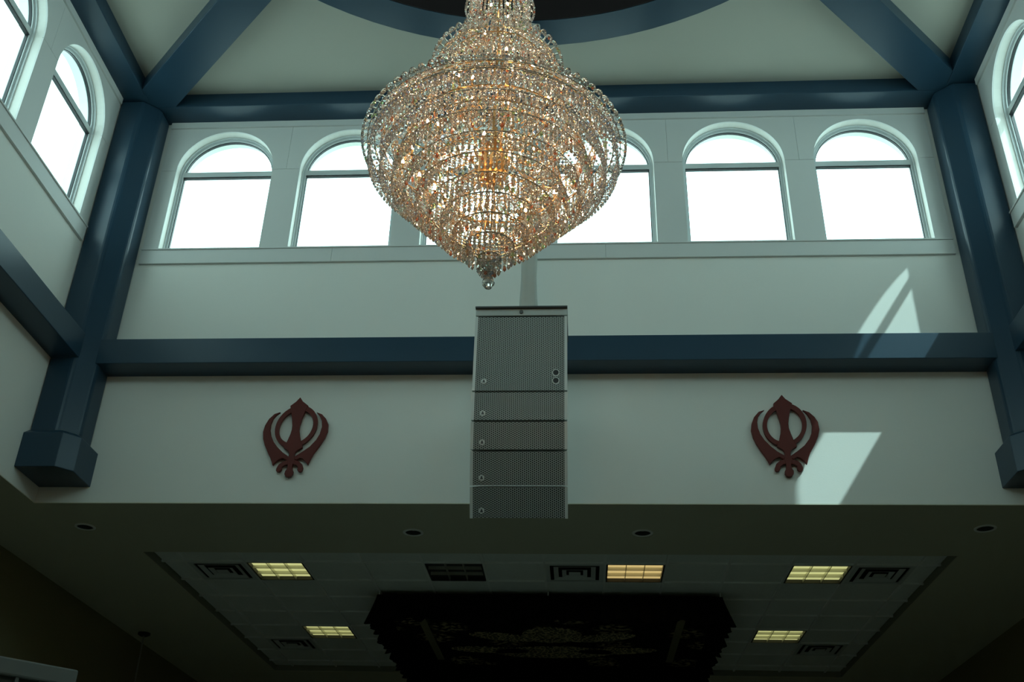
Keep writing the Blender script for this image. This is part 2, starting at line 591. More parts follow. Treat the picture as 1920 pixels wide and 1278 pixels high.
MB().holed(circ(R_IN - .002), [circ(R_IN - .012)], Z_BM + .004, Z_CL + .7, flatmap).build('ring_lining', 'maroon', ring)
tag(ring, 'navy ring beam around the dark dome opening above the chandelier', 'ring beam')

# corner columns with chamfered shaft and wider base block
def column(sx, sy, label):
    cx0, cy0 = CX + sx * HALF, CY + sy * HALF
    root = empty('corner_column', (cx0, cy0, 5.0))
    def sect(a, ch, grow=0.0):
        # local quadrant: origin in the wall corner
        q = [(0, 0), (a, 0), (a, a - ch)]
        nseg = 4
        q += [(a - ch * i / nseg, a - ch + ch * i / nseg) for i in range(1, nseg)]
        q += [(a - ch, a), (0, a)]
        return [(cx0 - sx * u, cy0 - sy * v) for u, v in q]
    sh = MB().prism(sect(0.39, 0.15), 5.31, Z_BM, flatmap).build('shaft', 'blue', root)
    bevel(sh, 0.03, 3)
    a, b = sect(0.468, 0.115), sect(0.39, 0.10)
    n = len(a)
    mb = MB()
    vs = [(x, y, 5.0) for x, y in a] + [(x, y, 5.315) for x, y in a] + [(x, y, 5.372) for x, y in b]
    fs = [tuple(range(n)), tuple(2 * n + i for i in reversed(range(n)))]
    for l in (0, 1):
        fs += [(l * n + i, l * n + (i + 1) % n, (l + 1) * n + (i + 1) % n, (l + 1) * n + i) for i in range(n)]
    mb.add(vs, fs)
    bevel(mb.build('base_block', 'blue', root), 0.005)
    return tag(root, label, 'column')
column(-1, 1, 'navy corner column with flared base block left of the long wall')
column(1, 1, 'navy corner column with flared base block right of the long wall')
column(-1, -1, 'navy corner column behind the viewer on the left')
column(1, -1, 'navy corner column behind the viewer on the right')

# mid-height blue beams between the columns
MB0, MB1, MBD = 6.098, 6.352, 0.262
for side, lab in (('front', 'navy wall beam passing behind the hanging loudspeaker'), ('left', 'navy wall beam below the left windows'),
                  ('right', 'navy wall beam below the right windows'), ('back', 'navy wall beam behind the viewer')):
    mf = SIDES[side]
    hl = HALF - 0.36
    o = MB().prism([(-hl, MB0), (hl, MB0), (hl, MB1), (-hl, MB1)], -MBD, 0, mf).build('wall_beam', 'blue')
    bevel(o, 0.005)
    tag(o, lab, 'wall beam')

# ------------------------------------------------------------------ setting: lower hall
struct(MB().box(HXL, HXR, HYB, HYF, -0.1, 0).build('floor', 'floor'))
CANS = [(-1.518, 9.11), (0.565, 9.10), (-4.55, 8.99), (3.52, 8.95)]
CFX0, CFX1, CFY0, CFY1, CFZ = -4.27, 3.515, 9.70, 14.80, 4.92
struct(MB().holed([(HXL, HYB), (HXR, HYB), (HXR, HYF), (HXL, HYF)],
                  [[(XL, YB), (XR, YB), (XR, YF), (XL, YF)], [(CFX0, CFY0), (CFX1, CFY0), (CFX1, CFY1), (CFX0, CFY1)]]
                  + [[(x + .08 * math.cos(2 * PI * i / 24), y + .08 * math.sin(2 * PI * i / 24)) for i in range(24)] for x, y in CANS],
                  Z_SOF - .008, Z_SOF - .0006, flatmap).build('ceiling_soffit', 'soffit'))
struct(MB().box(CFX0 - .2, CFX1 + .2, CFY0 - .2, CFY1 + .2, 5.12, 5.16).build('ceiling_deck', 'housing'))
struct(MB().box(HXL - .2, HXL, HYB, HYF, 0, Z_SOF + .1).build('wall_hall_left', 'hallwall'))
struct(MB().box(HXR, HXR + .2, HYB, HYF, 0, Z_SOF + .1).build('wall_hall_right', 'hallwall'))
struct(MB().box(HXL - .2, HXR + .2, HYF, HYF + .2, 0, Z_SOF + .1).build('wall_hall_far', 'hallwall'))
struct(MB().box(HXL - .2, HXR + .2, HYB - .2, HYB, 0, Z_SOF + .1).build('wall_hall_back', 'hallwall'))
struct(MB().holed([(HXL - 3, HYB - 3), (HXR + 3, HYB - 3), (HXR + 3, HYF + 3), (HXL - 3, HYF + 3)],
                  [[(XL - WT, YB - WT), (XR + WT, YB - WT), (XR + WT, YF + WT), (XL - WT, YF + WT)]], 5.3, 5.45, flatmap).build('ceiling_roof', 'roof'))
# raised ceiling field: bars and tiles
grid = struct(empty('ceiling_grid', (CX, 12, CFZ)))
P = 0.61
xl = [-0.36 + P * i for i in range(-6, 7)]
yl = [10.2 + P * i for i in range(0, 8)]
xs = [CFX0] + xl + [CFX1]
ys = [CFY0] + yl + [CFY1]
bw = 0.012
for x in xl:
    MB().box(x - bw, x + bw, CFY0, CFY1, CFZ - .004, CFZ + .03).build('grid_bar', 'tbar', grid)
for y in yl:
    for i in range(len(xs) - 1):
        pass
    MB().box(CFX0, CFX1, y - bw, y + bw, CFZ - .0035, CFZ + .028).build('grid_bar', 'tbar', grid)
# recess faces
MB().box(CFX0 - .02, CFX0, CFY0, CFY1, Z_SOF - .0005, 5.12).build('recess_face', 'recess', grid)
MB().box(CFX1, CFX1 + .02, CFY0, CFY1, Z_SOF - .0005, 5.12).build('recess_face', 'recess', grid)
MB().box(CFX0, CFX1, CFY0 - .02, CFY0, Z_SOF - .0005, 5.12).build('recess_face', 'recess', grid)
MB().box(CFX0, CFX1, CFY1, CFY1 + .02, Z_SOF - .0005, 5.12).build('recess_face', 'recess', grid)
# fixtures by (column line index into xl, row line index into yl)
def ci(x):
    return min(range(len(xl)), key=lambda i: abs(xl[i] - x))
LIGHTS = [(-3.41, 10.2, 'lamp_yellow', 'lit square ceiling light, left one of the front row'),
          (-3.41, 12.64, 'lamp_yellow', 'lit square ceiling light, left one of the far row'),
          (0.25, 10.2, 'lamp_orange', 'orange-lit square ceiling light in the front row right of the loudspeaker'),
          (2.08, 10.2, 'lamp_yellow', 'lit square ceiling light, rightmost of the front row'),
          (2.08, 12.64, 'lamp_yellow', 'lit square ceiling light, right one of the far row'),
          (-1.58, 10.2, 'housing', 'unlit dark square ceiling light in the front row left of the loudspeaker')]
VENTS = [(-4.02, 10.2, 'square ceiling vent left of the front left light'),
         (-4.02, 13.25, 'square ceiling vent beside the far left light'),
         (-0.36, 10.2, 'square ceiling vent beside the orange-lit light'),
         (2.69, 10.2, 'square ceiling vent right of the front right light'),
         (2.69, 13.25, 'square ceiling vent beside the far right light')]
taken = set()
for L_ in LIGHTS + VENTS:
    taken.add((ci(L_[0]) + 1, int(round((L_[1] - 10.2) / P)) + 1))
tile_me = {}
for i in range(len(xs) - 1):
    for j in range(len(ys) - 1):
        if (i, j) in taken:
            continue
        w, d = xs[i + 1] - xs[i], ys[j + 1] - ys[j]
        key = (round(w, 3), round(d, 3))
        if key not in tile_me:
            a, b = w / 2 - .0125, d / 2 - .0125
            mb = MB().box(-a, a, -b, b, .013, .028)
            o = mb.build('tile', 'tile', None)
            tile_me[key] = o.data
            o.parent = grid
        else:
            o = bpy.data.objects.new('tile', tile_me[key])
            COL.objects.link(o)
            o.parent = grid
        o.location = Vector(((xs[i] + xs[i + 1]) / 2, (ys[j] + ys[j + 1]) / 2, CFZ + random.uniform(-.0015, .0015))) - grid.location

# ceiling lights: housing, three by three parabolic louver, lamps
def make_light(lamp):
    root = empty('ceiling_light', (0, 0, 0))
    a = 0.288
    hs = MB()
    hs.holed([(-a, -a), (a, -a), (a, a), (-a, a)], [[(-a + .012, -a + .012), (a - .012, -a + .012), (a - .012, a - .012), (-a + .012, a - .012)]], -.002, .11, flatmap)
    hs.box(-a, a, -a, a, .11, .115)
    hs.build('housing', 'housing', root)
    i_ = a - .012
    # each cell is a small reflector with sloping sides under a glowing lens
    MB().box(-i_, i_, -i_, i_, .036, .042).build('diffuser', lamp, root)
    for s in (-1, 1):
        x = s * i_ / 3
        MB().prism([(x - .003, .0), (x + .003, .0), (x + .005, .035), (x - .005, .035)], -i_, i_, lambda u, v, d: (u, d, v)).build('louver_blade', 'louver', root)
        MB().prism([(x - .003, .001), (x + .003, .001), (x + .0055, .035), (x - .0055, .035)], -i_, i_, lambda u, v, d: (d, u, v)).build('louver_blade', 'louver', root)
    return root
protos = {}
for x, y, lamp, lab in LIGHTS:
    if lamp not in protos:
        o = protos[lamp] = make_light(lamp)
    else:
        o = copy_tree(protos[lamp])
    o.location = (x + P / 2, y + P / 2, CFZ + .0)
    tag(o, lab, 'ceiling light', 'square lights in the tile ceiling')

def sqring(o0, i0, z0, o1, i1, z1):
    """sloping square ring: outer half-size o0 at z0 down to inner half-size i0"""
    vs = []
    for h, z in ((o0, z0), (i0, z1), (i0 - .008, z1), (o0 - .008, z0)):
        vs += [(-h, -h, z), (h, -h, z), (h, h, z), (-h, h, z)]
    fs = []
    for l in range(4):
        for i in range(4):
            fs.append((l * 4 + i, l * 4 + (i + 1) % 4, ((l + 1) % 4) * 4 + (i + 1) % 4, ((l + 1) % 4) * 4 + i))
    return vs, fs
def make_vent():
    root = empty('ceiling_vent', (0, 0, 0))
    a = 0.293
    MB().holed([(-a, -a), (a, -a), (a, a), (-a, a)], [[(-.25, -.25), (.25, -.25), (.25, .25), (-.25, .25)]], -.004, .008, flatmap).build('vent_frame', 'vent', root)
    MB().box(-a, a, -a, a, .12, .125).build('vent_plenum', 'housing', root)
    MB().holed([(-a, -a), (a, -a), (a, a), (-a, a)], [[(-a + .01, -a + .01), (a - .01, -a + .01), (a - .01, a - .01), (-a + .01, a - .01)]], .008, .12, flatmap).build('vent_neck', 'housing', root)
    sq = lambda h: [(-h, -h), (h, -h), (h, h), (-h, h)]
    for ho, hi, z in ((.213, .165, -.006), (.128, .085, -.010)):
        o = MB().holed(sq(ho), [sq(hi)], z, z + .004, flatmap)
        for v in o.v:                       # blades tip up towards the middle
            if max(abs(v.x), abs(v.y)) < (ho + hi) / 2:
                v.z += .014
        o.build('vent_louver', 'vent', root)
    MB().prism(sq(.06), -.012, -.006, flatmap).build('vent_centre', 'vent', root)
    return root
vp = make_vent()
for i, (x, y, lab) in enumerate(VENTS):
    o = vp if i == 0 else copy_tree(vp)
    o.location = (x + P / 2, y + P / 2, CFZ)
    tag(o, lab, 'ceiling vent', 'square vents in the tile ceiling')

# recessed cans in the soffit
def make_can():
    root = empty('recessed_downlight', (0, 0, 0))
    MB().lathe([(.072, -.001), (.074, -.010), (.094, -.007), (.094, .0)], n=32).build('trim_ring', 'tbar', root, smooth=True)
    MB().lathe([(.072, -.001), (.066, .04), (.05, .075), (.001, .076)], n=32).build('reflector', 'greydark', root, smooth=True)
    MB().lathe([(.001, .018), (.024, .022), (.035, .04), (.03, .07), (.001, .075)], n=20).build('lamp', 'badge', root, smooth=True)
    return root
cp = make_can()
for i, (x, y, lab) in enumerate([(-1.518, 9.11, 'round recessed downlight in the soffit left of the loudspeaker'), (0.565, 9.10, 'round recessed downlight in the soffit right of the loudspeaker'),
                                 (-4.55, 8.99, 'round recessed downlight at the far left of the soffit'), (3.52, 8.95, 'round recessed downlight at the far right of the soffit')]):
    o = cp if i == 0 else copy_tree(cp)
    o.location = (x, y, Z_SOF - .008)
    tag(o, lab, 'downlight', 'recessed downlights')

# ------------------------------------------------------------------ emblems on the wall
EMB = {
 'sword': [(525,100),(480,160),(415,217),(425,247),(455,318),(485,400),(510,480),(518,540),(515,600),(497,690),(482,745),(468,745),(470,790),(540,830),(562,855),(568,880),(566,915),(562,960),(584,1020),(589,1050),(586,1082),(572,1105),(570,1145),(590,1177),(630,1188),(668,1177),(688,1145),(686,1105),(664,1080),(655,1050),(652,1020),(672,960),(648,915),(643,880),(646,852),(668,825),(730,787),(718,745),(705,745),(680,690),(650,620),(622,545),(615,480),(622,400),(635,318),(655,243),(665,213),(575,155)],
 'kl': [(297,300),(220,325),(160,395),(128,480),(122,570),(145,660),(190,750),(250,840),(310,920),(345,975),(370,1025),(410,975),(455,940),(500,928),(552,958),(580,930),(565,905),(470,850),(380,780),(300,700),(245,620),(212,540),(203,460),(215,390),(250,340)],
 'kr': [(803,300),(860,350),(908,420),(931,500),(925,600),(895,680),(830,770),(730,850),(652,905),(640,930),(685,955),(730,925),(770,935),(820,975),(865,1020),(885,930),(910,860),(965,760),(1010,650),(1027,560),(1008,460),(960,390),(890,330)],
 'al': [(560,955),(500,975),(455,1015),(436,1070),(440,1100),(462,1117),(492,1112),(512,1085),(508,1050),(540,1025),(590,1012),(600,970)],
 'ar': [(672,955),(730,970),(785,1010),(810,1060),(808,1095),(790,1117),(760,1113),(735,1088),(733,1045),(700,1022),(655,1012),(645,970)],
}
def emb_pts(pts):
    out = []
    for a, b in pts:
        x, z = on_wall(1390 + a / 7.1, 730 + b / 7.1, YF)
        out.append((x - 1.777, z - 5.47))
    return out
def ell(cx, cy, rx, ry, n=48):
    return [(cx + rx * math.cos(2 * PI * i / n), cy + ry * math.sin(2 * PI * i / n)) for i in range(n)]
def make_emblem():
    root = empty('wall_emblem', (0, 0, 0))
    mf = lambda u, v, d: (u, -d, v)
    t0 = 0.018
    def pc(nm, key, t1):
        o = MB().prism(emb_pts(EMB[key]), t0, t1, mf).build(nm, 'emblem', root)
        bevel(o, .0025, 1)
    pc('double_edged_sword', 'sword', .048)
    pc('curved_sword', 'kl', .046)
    pc('curved_sword', 'kr', .046)
    pc('guard_arm', 'al', .045)
    pc('guard_arm', 'ar', .045)
    MB().holed(emb_pts(ell(568, 497, 291, 288)), [emb_pts(ell(567, 500, 234, 226))], t0, .044, mf).build('quoit_ring', 'emblem', root)
    for dx, dz in ((-.15, .0), (.15, .0), (0, -.2)):
        MB().tube([(dx * 1.65, 0, dz), (dx * 1.65, -t0 - .004, dz)], .008, 8).build('standoff', 'greydark', root)
    return root
em = make_emblem()
em.location = (1.777, YF, 5.47)
tag(em, 'dark red sword-and-ring emblem on the wall beside the sunlit patch', 'emblem', 'dark red emblems on the wall')
em2 = copy_tree(em)
em2.location = (-2.517, YF, 5.465)
tag(em2, 'dark red sword-and-ring emblem on the wall left of the loudspeaker', 'emblem', 'dark red emblems on the wall')

# ------------------------------------------------------------------ hanging line-array loudspeaker
SX = -0.437
def px_row(y, z):
    d = Vector((SX, y, z)) - EYE
    return 639 - FPX * d.dot(CU) / d.dot(_f)
root = empty('hanging_loudspeaker', (SX, 6.9, 4.1))
wid = 0.353
def cabinet(y0, z0, tilt, h, depth, holes=False):
    """cabinet whose front top edge is at (y0, z0), leaning so the face looks down by tilt"""
    dn = Vector((0, math.sin(tilt), -math.cos(tilt)))
    bk = Vector((0, math.cos(tilt), math.sin(tilt)))
    org = Vector((SX, y0, z0))
    g = .006
    def mp(u, v, d):    # u across, v down the face, d into the cabinet
        return org + Vector((u, 0, 0)) + dn * v + bk * d
    tb = .10 * math.tan(math.radians(4))
    body = MB()
    vs = [mp(-wid, g, .012), mp(wid, g, .012), mp(wid, h - g, .012), mp(-wid, h - g, .012), mp(-wid * .9, g + .03, depth), mp(wid * .9, g + .03, depth), mp(wid * .9, h - g - .03, depth), mp(-wid * .9, h - g - .03, depth)]
    body.add(vs, [(0, 1, 2, 3), (4, 7, 6, 5), (0, 4, 5, 1), (1, 5, 6, 2), (2, 6, 7, 3), (3, 7, 4, 0)])
    cab = body.build('cabinet', 'grey', root)
    bevel(cab, .006)
    # perforated front as its own flat part: local axes X across, Z up
    me = bpy.data.meshes.new('grille')
    a, b = wid - .022, h / 2 - g - .002
    me.from_pydata([(-a, 0, -b), (a, 0, -b), (a, 0, b), (-a, 0, b), (-a, .014, -b), (a, .014, -b), (a, .014, b), (-a, .014, b)], [], [(0, 1, 2, 3), (4, 7, 6, 5), (0, 4, 5, 1), (1, 5, 6, 2), (2, 6, 7, 3), (3, 7, 4, 0)])
    me.materials.append(M['grille'])
    gr = bpy.data.objects.new('grille', me)
    COL.objects.link(gr)
    gr.parent = cab
    gr.location = mp(0, h / 2, 0) - wloc(cab)
    gr.rotation_euler = (tilt, 0, 0)
    for s in (-1, 1):
        rl = MB()
        u0, u1 = s * wid, s * (wid - .022)
        vs = [mp(u, v, d) for u in (u0, u1) for v in (g, h - g) for d in (-.006, .012)]
        rl.add(vs, [(0, 1, 3, 2), (4, 6, 7, 5), (0, 4, 5, 1), (2, 3, 7, 6), (0, 2, 6, 4), (1, 5, 7, 3)]).build('side_rail', 'badge', cab)
    # small hexagonal maker's badge low on the left
    bc = (-wid + .085, h - (.085 if holes else .06))
    bd = MB().prism([(bc[0] + .023 * math.cos(PI / 3 * i + PI / 6), bc[1] + .023 * math.sin(PI / 3 * i + PI / 6)) for i in range(6)], -.004, .002, lambda u, v, d: mp(u, v, d)).build('badge', 'badge', cab)
    MB().prism([(bc[0] - .011, bc[1] + .011), (bc[0] + .011, bc[1] + .011), (bc[0] + .003, bc[1] - .013), (bc[0] - .003, bc[1] - .013)], -.0052, -.003, lambda u, v, d: mp(u, v, d)).build('badge_mark', 'greydark', cab)
    if holes:
        for v in (h - .155, h - .088):
            MB().prism([(wid - .085 + .027 * math.cos(2 * PI * i / 20), v + .029 * math.sin(2 * PI * i / 20)) for i in range(20)], -.003, .003, lambda u, v_, d: mp(u, v_, d)).build('hole_rim', 'badge', cab)
            MB().prism([(wid - .085 + .021 * math.cos(2 * PI * i / 20), v + .022 * math.sin(2 * PI * i / 20)) for i in range(20)], -.006, .0, lambda u, v_, d: mp(u, v_, d)).build('port_hole', 'black', cab)
    return mp(0, h, 0)
y0, z0 = 6.9, 5.805
rows = [733.5, 788.6, 844.0, 911.0, 973.0]
tilts = [0, 6, 13, 19, 27]
for i, (rw, tl) in enumerate(zip(rows, tilts)):
    tl = math.radians(tl)
    lo, hi = .05, 1.2
    for _ in range(40):
        h = (lo + hi) / 2
        if px_row(y0 + math.sin(tl) * h, z0 - math.cos(tl) * h) < rw:
            lo = h
        else:
            hi = h
    e = cabinet(y0, z0, tl, h, .55 if i == 0 else .42, i == 0)
    y0, z0 = e.y, e.z
fr = MB().box(SX - wid, SX + wid, 6.897, 6.912, 5.81, 5.868).build('rigging_bracket', 'grey', root)
bevel(fr, .003)
MB().box(SX - wid - .002, SX + wid + .002, 6.87, 7.42, 5.868, 5.879).build('rigging_plate', 'greydark', root)
MB().tube([(SX, 6.885, 5.838), (SX, 6.9, 5.838)], .015, 16).build('bracket_hole', 'greydark', root)
# cloth sleeve around the suspension pole
def sleeve():
    mb = MB()
    n, rowsn = 40, 60
    cxp, cyp = -0.40, 7.16
    vs, fs = [], []
    for j in range(rowsn + 1):
        t = j / rowsn
        z = 5.879 + (Z_BM - 5.879) * t
        sw = .065 + .012 * math.exp(-t * 22)
        for i in range(n):
            a = 2 * PI * i / n
            fold = 1 + .10 * math.sin(3 * a + 9 * t) * math.exp(-t * 3) + .05 * math.sin(5 * a - 14 * t) + .03 * math.sin(2 * a + 31 * t)
            sq = 1 / max(abs(math.cos(a)), abs(math.sin(a))) ** .45
            vs.append((cxp + sw * sq * fold * math.cos(a), cyp + sw * sq * fold * math.sin(a), z))
    for j in range(rowsn):
        fs += [(j * n + i, j * n + (i + 1) % n, (j + 1) * n + (i + 1) % n, (j + 1) * n + i) for i in range(n)]
    return mb.add(vs, fs)
sleeve().build('cloth_sleeve', 'sleeve', root, smooth=True)
MB().tube([(-.40, 7.16, 5.875), (-.40, 7.16, Z_BM)], .03, 12).build('suspension_pole', 'greydark', root)
tag(root, 'tall grey perforated line-array loudspeaker hanging in front of the wall', 'loudspeaker')

# ------------------------------------------------------------------ canopy cloth
croot = empty('cloth_canopy', (-0.345, 11.15, 4.58))
cx0, cx1, cy0, cy1, czt, czb = -2.20, 1.51, 11.15, 14.35, 4.875, 4.585
MB().box(cx0, cx1, cy0, cy1, czt - .012, czt).build('canopy_top', 'velvetgold', croot)
def valance(pa, pb, out, nm):
    pa, pb, out = Vector(pa), Vector(pb), Vector(out)
    L_ = (pb - pa).length
    n = int(L_ / .02)
    vs, fs = [], []
    rowsn = 6
    for i in range(n + 1):
        t = i / n
        s = t * L_
        p = pa + (pb - pa) * t
        for j in range(rowsn + 1):
            q = j / rowsn
            amp = .038 * q
            o_ = out * (.075 * q + amp * math.sin(s * 2 * PI / .17) + .5 * amp * math.sin(s * 23))
            zz = czt - (czt - czb) * q - (.018 * math.sin(s * 2 * PI / .22) * q)
            vs.append((p.x + o_.x, p.y + o_.y, zz))
    for i in range(n):
        for j in range(rowsn):
            a = i * (rowsn + 1) + j
            fs.append((a, a + 1, a + rowsn + 2, a + rowsn + 1))
    o = MB().add(vs, fs).build(nm, 'velvet', croot, smooth=True)
    md = o.modifiers.new('thick', 'SOLIDIFY')
    md.thickness = .004
valance((cx0, cy0, 0), (cx1, cy0, 0), (0, -1, 0), 'valance')
valance((cx0 - .08, cy1 - .03, 0), (cx1 + .08, cy1 - .03, 0), (0, 1, 0), 'valance')
valance((cx0, cy0, 0), (cx0, cy1, 0), (-1, 0, 0), 'valance')
valance((cx1, cy0, 0), (cx1, cy1, 0), (1, 0, 0), 'valance')
for s, x in ((-1, cx0 + .36), (1, cx1 - .36)):
    MB().box(x - .045, x + .045, cy0 + .3, cy1 - .3, czt - .016, czt - .0115).build('gold_braid', 'goldthread', croot)
MB().prism(ell(-.345, 12.75, .36, .36), czt - .016, czt - .0115, flatmap).build('embroidered_medallion', 'goldleaf', croot)
for px_, py_, an, la, lb in ((-.95, 12.85, .35, .42, .17), (.26, 12.85, -.35, .42, .17), (-1.15, 13.5, .12, .5, .16), (.46, 13.5, -.12, .5, .16), (-.345, 13.6, 0, .75, .3)):
    pts_ = [(px_ + x_ * math.cos(an) - y_ * math.sin(an), py_ + x_ * math.sin(an) + y_ * math.cos(an)) for x_, y_ in ell(0, 0, la, lb, 24)]
    MB().prism(pts_, czt - .0155, czt - .0115, flatmap).build('embroidered_leaf', 'goldleaf', croot)
for x in (cx0 + .02, -.345, cx1 - .02):
    MB().tube([(x, cy0 + .01, czt - .002), (x, cy0 + .01, CFZ)], .008, 8).build('hanging_hook', 'vent', croot)
tag(croot, 'black cloth canopy with ruffled edge and gold embroidery below the tile ceiling', 'canopy')

# ------------------------------------------------------------------ chandelier
CHX, CHY = -0.408, 4.0
ch = empty('crystal_chandelier', (CHX, CHY, 4.18))
C0 = Vector((CHX, CHY, 0))
def bead_geo(r, n=6, sq=0.9):
    vs = [(0, 0, r * sq)]
    for z, rr in ((.42, .9), (-.42, .9)):
        vs += [(r * rr * math.cos(2 * PI * (i + (.5 if z < 0 else 0)) / n), r * rr * math.sin(2 * PI * (i + (.5 if z < 0 else 0)) / n), r * z) for i in range(n)]
    vs.append((0, 0, -r * sq))
    b = 2 * n + 1
    fs = [(0, 1 + i, 1 + (i + 1) % n) for i in range(n)]
    for i in range(n):
        fs += [(1 + i, 1 + n + i, 1 + (i + 1) % n), (1 + (i + 1) % n, 1 + n + i, 1 + n + (i + 1) % n)]
    fs += [(b, 1 + n + (i + 1) % n, 1 + n + i) for i in range(n)]
    return vs, fs
def drop_geo(r, L, n=6):
    vs = [(0, 0, 0)]
    for z, rr in ((-.16, .75), (-.62, 1.0)):
        vs += [(r * rr * math.cos(2 * PI * i / n), r * rr * math.sin(2 * PI * i / n), L * z) for i in range(n)]
    vs.append((0, 0, -L))
    b = 2 * n + 1
    fs = [(0, 1 + i, 1 + (i + 1) % n) for i in range(n)]
    fs += [(1 + i, 1 + n + i, 1 + n + (i + 1) % n, 1 + (i + 1) % n) for i in range(n)]
    fs += [(b, 1 + n + (i + 1) % n, 1 + n + i) for i in range(n)]
    return vs, fs
BEAD = bead_geo(1.0)
def put(mb, geo, loc, scale, rnd=True):
    q = Matrix.Rotation(random.uniform(0, 2 * PI), 3, 'Z')
    if rnd:
        q = Matrix.Rotation(random.uniform(-.5, .5), 3, 'X') @ Matrix.Rotation(random.uniform(-.5, .5), 3, 'Y') @ q
    mb.add([q @ (Vector(v) * scale) + loc for v in geo[0]], geo[1])
def strand_mesh(nb, pitch, r, droplen, name):
    mb = MB()
    for i in range(nb):
        put(mb, BEAD, Vector((0, 0, -pitch * (i + .5))), r * random.uniform(.92, 1.06))
    g = drop_geo(r * 1.05, droplen)
    put(mb, g, Vector((0, 0, -pitch * nb)), 1.0, False)
    me = bpy.data.meshes.new(name)
    me.from_pydata(mb.v, [], mb.f)
    me.materials.append(M['crystal'])
    return me, mb
def hoop(r, z, t=.004, mat='chrome', n=64, nm='hoop'):
    return MB().tube([C0 + Vector((r * math.cos(2 * PI * i / n), r * math.sin(2 * PI * i / n), z)) for i in range(n)], t, 6, True).build(nm, mat, ch, smooth=True)
MAXP = 300
nparts = 0
rest = MB()
TIERS = []
NT = 10
for i in range(NT):
    t = i / (NT - 1)
    TIERS.append((.605 * (1 - t) + .05 * t, 4.955 - .60 * t, 4 if i < 7 else 3, .034))
TIERS.append((.028, 4.318, 3, .024))
TIERS.append((.010, 4.29, 2, .012))
for ti, (r, z, nb, dl) in enumerate(TIERS):
    hoop(r, z, .0035)
    n = max(6, int(2 * PI * r / .026))
    variants = [strand_mesh(nb, .0175, .0082, dl, 'crystal_strand') for _ in range(3)]
    for k in range(n):
        a = 2 * PI * (k + random.uniform(-.12, .12)) / n
        p = Vector((r * math.cos(a), r * math.sin(a), z))
        me, mb = variants[k % 3]
        rz = random.uniform(0, 2 * PI)
        if nparts < MAXP:
            inst(me, 'crystal_strand', ch, C0 + p - ch.location, rz)
            nparts += 1
        else:
            q = Matrix.Rotation(rz, 3, 'Z')
            rest.add([q @ v + C0 + p for v in mb.v], mb.f)
o = rest.build('bead_strands', 'crystal', ch, fix=False)
o['kind'] = 'stuff'
# draped bead chains: tents between hoops
def chains(name, prof, n, r, pitch, twist=0.0):
    """prof: function t -> (radius, z), beads every pitch along it"""
    pts = [prof(i / 60) for i in range(61)]
    ln = [0]
    for a, b in zip(pts[:-1], pts[1:]):
        ln.append(ln[-1] + math.hypot(b[0] - a[0], b[1] - a[1]))
    nb = int(ln[-1] / pitch)
    mb = MB()
    for k in range(n):
        a = 2 * PI * k / n
        for i in range(nb + 1):
            s = ln[-1] * i / nb
            j = max(q for q in range(61) if ln[q] <= s + 1e-9)
            j = min(j, 59)
            f = (s - ln[j]) / max(1e-9, ln[j + 1] - ln[j])
            rr = pts[j][0] + (pts[j + 1][0] - pts[j][0]) * f
            zz = pts[j][1] + (pts[j + 1][1] - pts[j][1]) * f
            put(mb, BEAD, C0 + Vector((rr * math.cos(a + twist * s), rr * math.sin(a + twist * s), zz)), r * random.uniform(.9, 1.08))
    o = mb.build(name, 'crystal', ch, fix=False)
    o['kind'] = 'stuff'
lerp = lambda a, b, t: a + (b - a) * t
chains('draped_bead_chains', lambda t: (lerp(.29, .62, t ** .8), lerp(5.46, 4.99, t) - .05 * math.sin(PI * t)), 84, .0085, .0195)
chains('draped_bead_chains', lambda t: (lerp(.16, .315, t ** .75), lerp(5.80, 5.52, t) - .02 * math.sin(PI * t)), 56, .008, .0185)
chains('draped_bead_chains', lambda t: (lerp(.155, .165, t), lerp(5.95, 5.60, t)), 44, .0075, .017)
chains('draped_bead_chains', lambda t: (lerp(.07, .165, t ** .7), lerp(6.45, 5.97, t)), 30, .0075, .018)
chains('draped_bead_chains', lambda t: (lerp(.155, .30, t), lerp(5.60, 5.44, t)), 50, .0075, .019)
# bead rope around the rims
def rope(r, z, br, n):
    mb = MB()
    for i in range(n):
        a = 2 * PI * i / n
        put(mb, BEAD, C0 + Vector((r * math.cos(a), r * math.sin(a), z)), br)
    o = mb.build('bead_rope', 'crystal', ch, fix=False)
    o['kind'] = 'stuff'
rope(.645, 4.985, .0085, 250)
rope(.337, 5.545, .008, 130)
rope(.184, 5.965, .0075, 76)
# inner hanging prism curtains around the lamps
for r, z, nb in ((.50, 5.10, 5), (.36, 5.20, 5), (.22, 5.30, 6), (.24, 5.56, 4), (.12, 5.62, 5), (.55, 5.02, 4), (.43, 5.02, 5), (.30, 5.02, 5), (.46, 4.90, 4), (.33, 4.80, 4), (.20, 4.70, 4)):
    hoop(r, z, .0035, 'brass')
    mbx = MB()
    n = int(2 * PI * r / .033)
    for k in range(n):
        a = 2 * PI * k / n
        _, mb = strand_mesh(nb, .0175, .0078, .04, 'tmp')
        mbx.add([v + C0 + Vector((r * math.cos(a), r * math.sin(a), z)) for v in mb.v], mb.f)
    o = mbx.build('inner_strands', 'crystal', ch, fix=False)
    o['kind'] = 'stuff'
